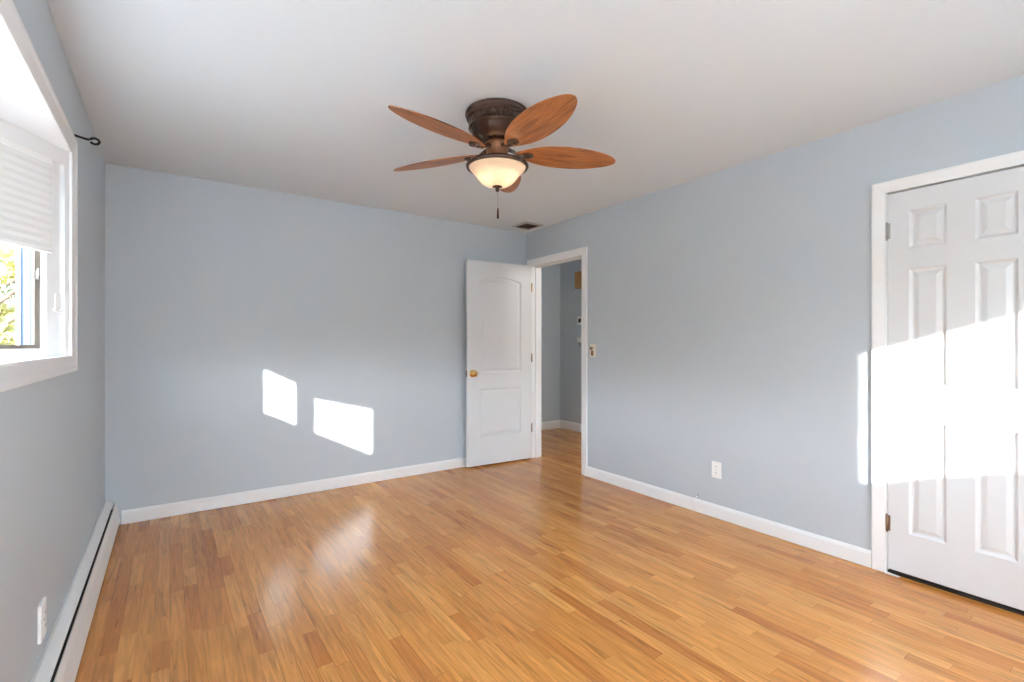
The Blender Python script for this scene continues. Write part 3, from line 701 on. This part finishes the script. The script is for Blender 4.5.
# added fill light for the hall with a made-up dome, out of view
root = empty('hall_fill_light', (4.0, 2.2, H), 0, 'added dome fill light on the hall ceiling, unseen round the corner', 'added fill light')
mb = MB(); mb.lathe([(0, -0.001), (0.14, -0.001), (0.14, -0.018), (0.13, -0.020), (0, -0.020)], n=40); mb.build('base', M['plate'], root)
mb = MB(); mb.lathe([(0.125, -0.020), (0.12, -0.045), (0.09, -0.075), (0.05, -0.09), (0, -0.094)], n=40); mb.build('dome', M['shade'], root)
hl_ = bpy.data.lights.new('hall_fill_lamp', 'POINT'); ho = bpy.data.objects.new('hall_fill_lamp', hl_); C.objects.link(ho)
hl_.energy = 8; hl_.color = (1.0, 0.93, 0.84); hl_.shadow_soft_size = 0.12; ho.location = (4.0, 2.2, 2.22)

# ------------------------------------------------------------------ outside
mb = MB(); mb.box((-7.0, -6.0, -0.60), (-0.6, 4.4, -0.57))  # made-up paving, added to bounce daylight up to the ceiling
tag(mb.build('bounce_paving', simple('pale_stone', (0.55, 0.54, 0.52), 0.8, noise=0.1, nscale=4)), 'added pale stone paving below the bay window, bouncing light indoors', 'bounce_paving', kind='structure')
mb = MB(); mb.box((-7.0, -12.0, -0.60), (6, -6.0, -0.57)); mb.box((-0.6, -6.0, -0.60), (6, -1.40, -0.57))  # more made-up pale paving, added for bounce through the rear windows
tag(mb.build('bounce_slab', simple('pale_concrete', (0.50, 0.50, 0.49), 0.85, noise=0.1, nscale=3)), 'added pale concrete paving behind the viewpoint, bouncing light indoors', 'bounce_slab', kind='structure')

mb = MB(); mb.box((-60, -60, -0.62), (60, 60, -0.60))
tag(mb.build('lawn', M['grass']), 'yellow-green lawn outside the bay window', 'lawn', kind='structure')
# siding bump-out seen through the angled pane
root = empty('house_bump_out', (-0.66, 4.62, -0.6), 0, 'blue boarded house corner with white edge seen through the window', 'house corner', kind='structure')
mb = MB(); mb.box((-0.172, 0, 0), (0.18, 1.1, 3.4))
for k in range(3): mb.box((-0.135+k*0.10, -0.012, 0), (-0.120+k*0.10, 0, 3.4))
mb.build('siding', M['siding'], root)
mb = MB(); mb.box((-0.191, -0.02, 0), (-0.171, 0.06, 3.4)); mb.build('corner_board', M['trim'], root)
def tree(name, x, y, h, cr, mat, label, seed, nleaf=2600):
    rnd = random.Random(seed)
    root = empty(name, (x, y, -0.6), 0, label, 'tree', 'trees outside the window')
    mb = MB(); mb.tube([(0, 0, 0), (0.05, 0.02, h*0.3), (-0.03, 0.05, h*0.6), (0.02, 0, h*0.85)], [0.14, 0.11, 0.08, 0.03], 10)
    for k in range(7):
        a = rnd.uniform(0, 2*PI); zb = h*rnd.uniform(0.2, 0.7); le = cr*rnd.uniform(0.5, 0.8)
        mb.tube([(0, 0, zb), (le*0.5*math.cos(a), le*0.5*math.sin(a), zb+0.3), (le*math.cos(a), le*math.sin(a), zb+0.7)], [0.05, 0.03, 0.012], 7)
    mb.build('trunk', M['bark'], root)
    lf = MB(); blobs = [(Vector((rnd.gauss(0, cr*0.42), rnd.gauss(0, cr*0.42), h*rnd.uniform(0.12, 0.95))), cr*rnd.uniform(0.28, 0.5)) for _ in range(26)]
    for _ in range(nleaf):
        c, r_ = rnd.choice(blobs)
        u = Vector((rnd.gauss(0, 1), rnd.gauss(0, 1), rnd.gauss(0, 1))).normalized()
        p = c+u*r_*rnd.uniform(0.75, 1.05)
        a = Vector((rnd.gauss(0, 1), rnd.gauss(0, 1), rnd.gauss(0, 1))).normalized()*rnd.uniform(0.05, 0.10); b = u.cross(a).normalized()*a.length*0.55
        lf.quad([p-a, p-b, p+a*1.1, p+b])
    lf.build('foliage', mat, root, merge=False)
tree('leafy_tree', -1.95, 8.2, 3.4, 1.25, M['leafy'], 'yellow autumn tree seen through the left edge of the window', 3)
tree('leafy_tree', -3.2, 15.5, 5.4, 1.6, M['leafg'], 'green tree standing behind the yellow one outside the window', 5)
tree('leafy_tree', -6.9, 8.2, 3.6, 1.3, M['leafy'], 'second yellow tree farther left outside the window', 9)
tree('leafy_tree', -3.4, 23.0, 6.8, 2.0, M['leafg'], 'tall green tree farthest away outside the window', 12)
# made-up hedges added to block low sky light, all outside the frame
def sky_screen(name, a, b, h, label, seed):
    rnd = random.Random(seed); mb = MB(); mb.box((a[0], a[1], -0.6), (b[0], b[1], h-0.25))
    for _ in range(1500):
        f = rnd.randint(0, 2); x = rnd.uniform(a[0], b[0]); y = rnd.uniform(a[1], b[1]); z = rnd.uniform(-0.4, h-0.2)
        if f == 0: z = h-0.25
        elif b[0]-a[0] > b[1]-a[1]: y = rnd.choice((a[1], b[1]))
        else: x = rnd.choice((a[0], b[0]))
        c = Vector((x, y, z)); u = Vector((rnd.gauss(0, 1), rnd.gauss(0, 1), rnd.gauss(0, 1))).normalized()*0.45; v = u.orthogonal().normalized()*0.35
        mb.quad([c-u, c-v, c+u, c+v])
    return tag(mb.build(name, M['sky_screen'], merge=False), label, 'sky_screen', kind='structure')
M['sky_screen'] = simple('pale_green_screen', (0.20, 0.22, 0.14), 0.8, noise=0.3, nscale=2)
sky_screen('sky_screen', (-20, -19, 0), (18, -17, 0), 4.1, 'added leafy screen blocking low sky light behind the viewpoint, outside the frame', 4)
sky_screen('sky_screen', (-19, -17, 0), (-17, 14, 0), 4.1, 'added leafy screen blocking low sky light facing the bay window, outside the frame', 8)
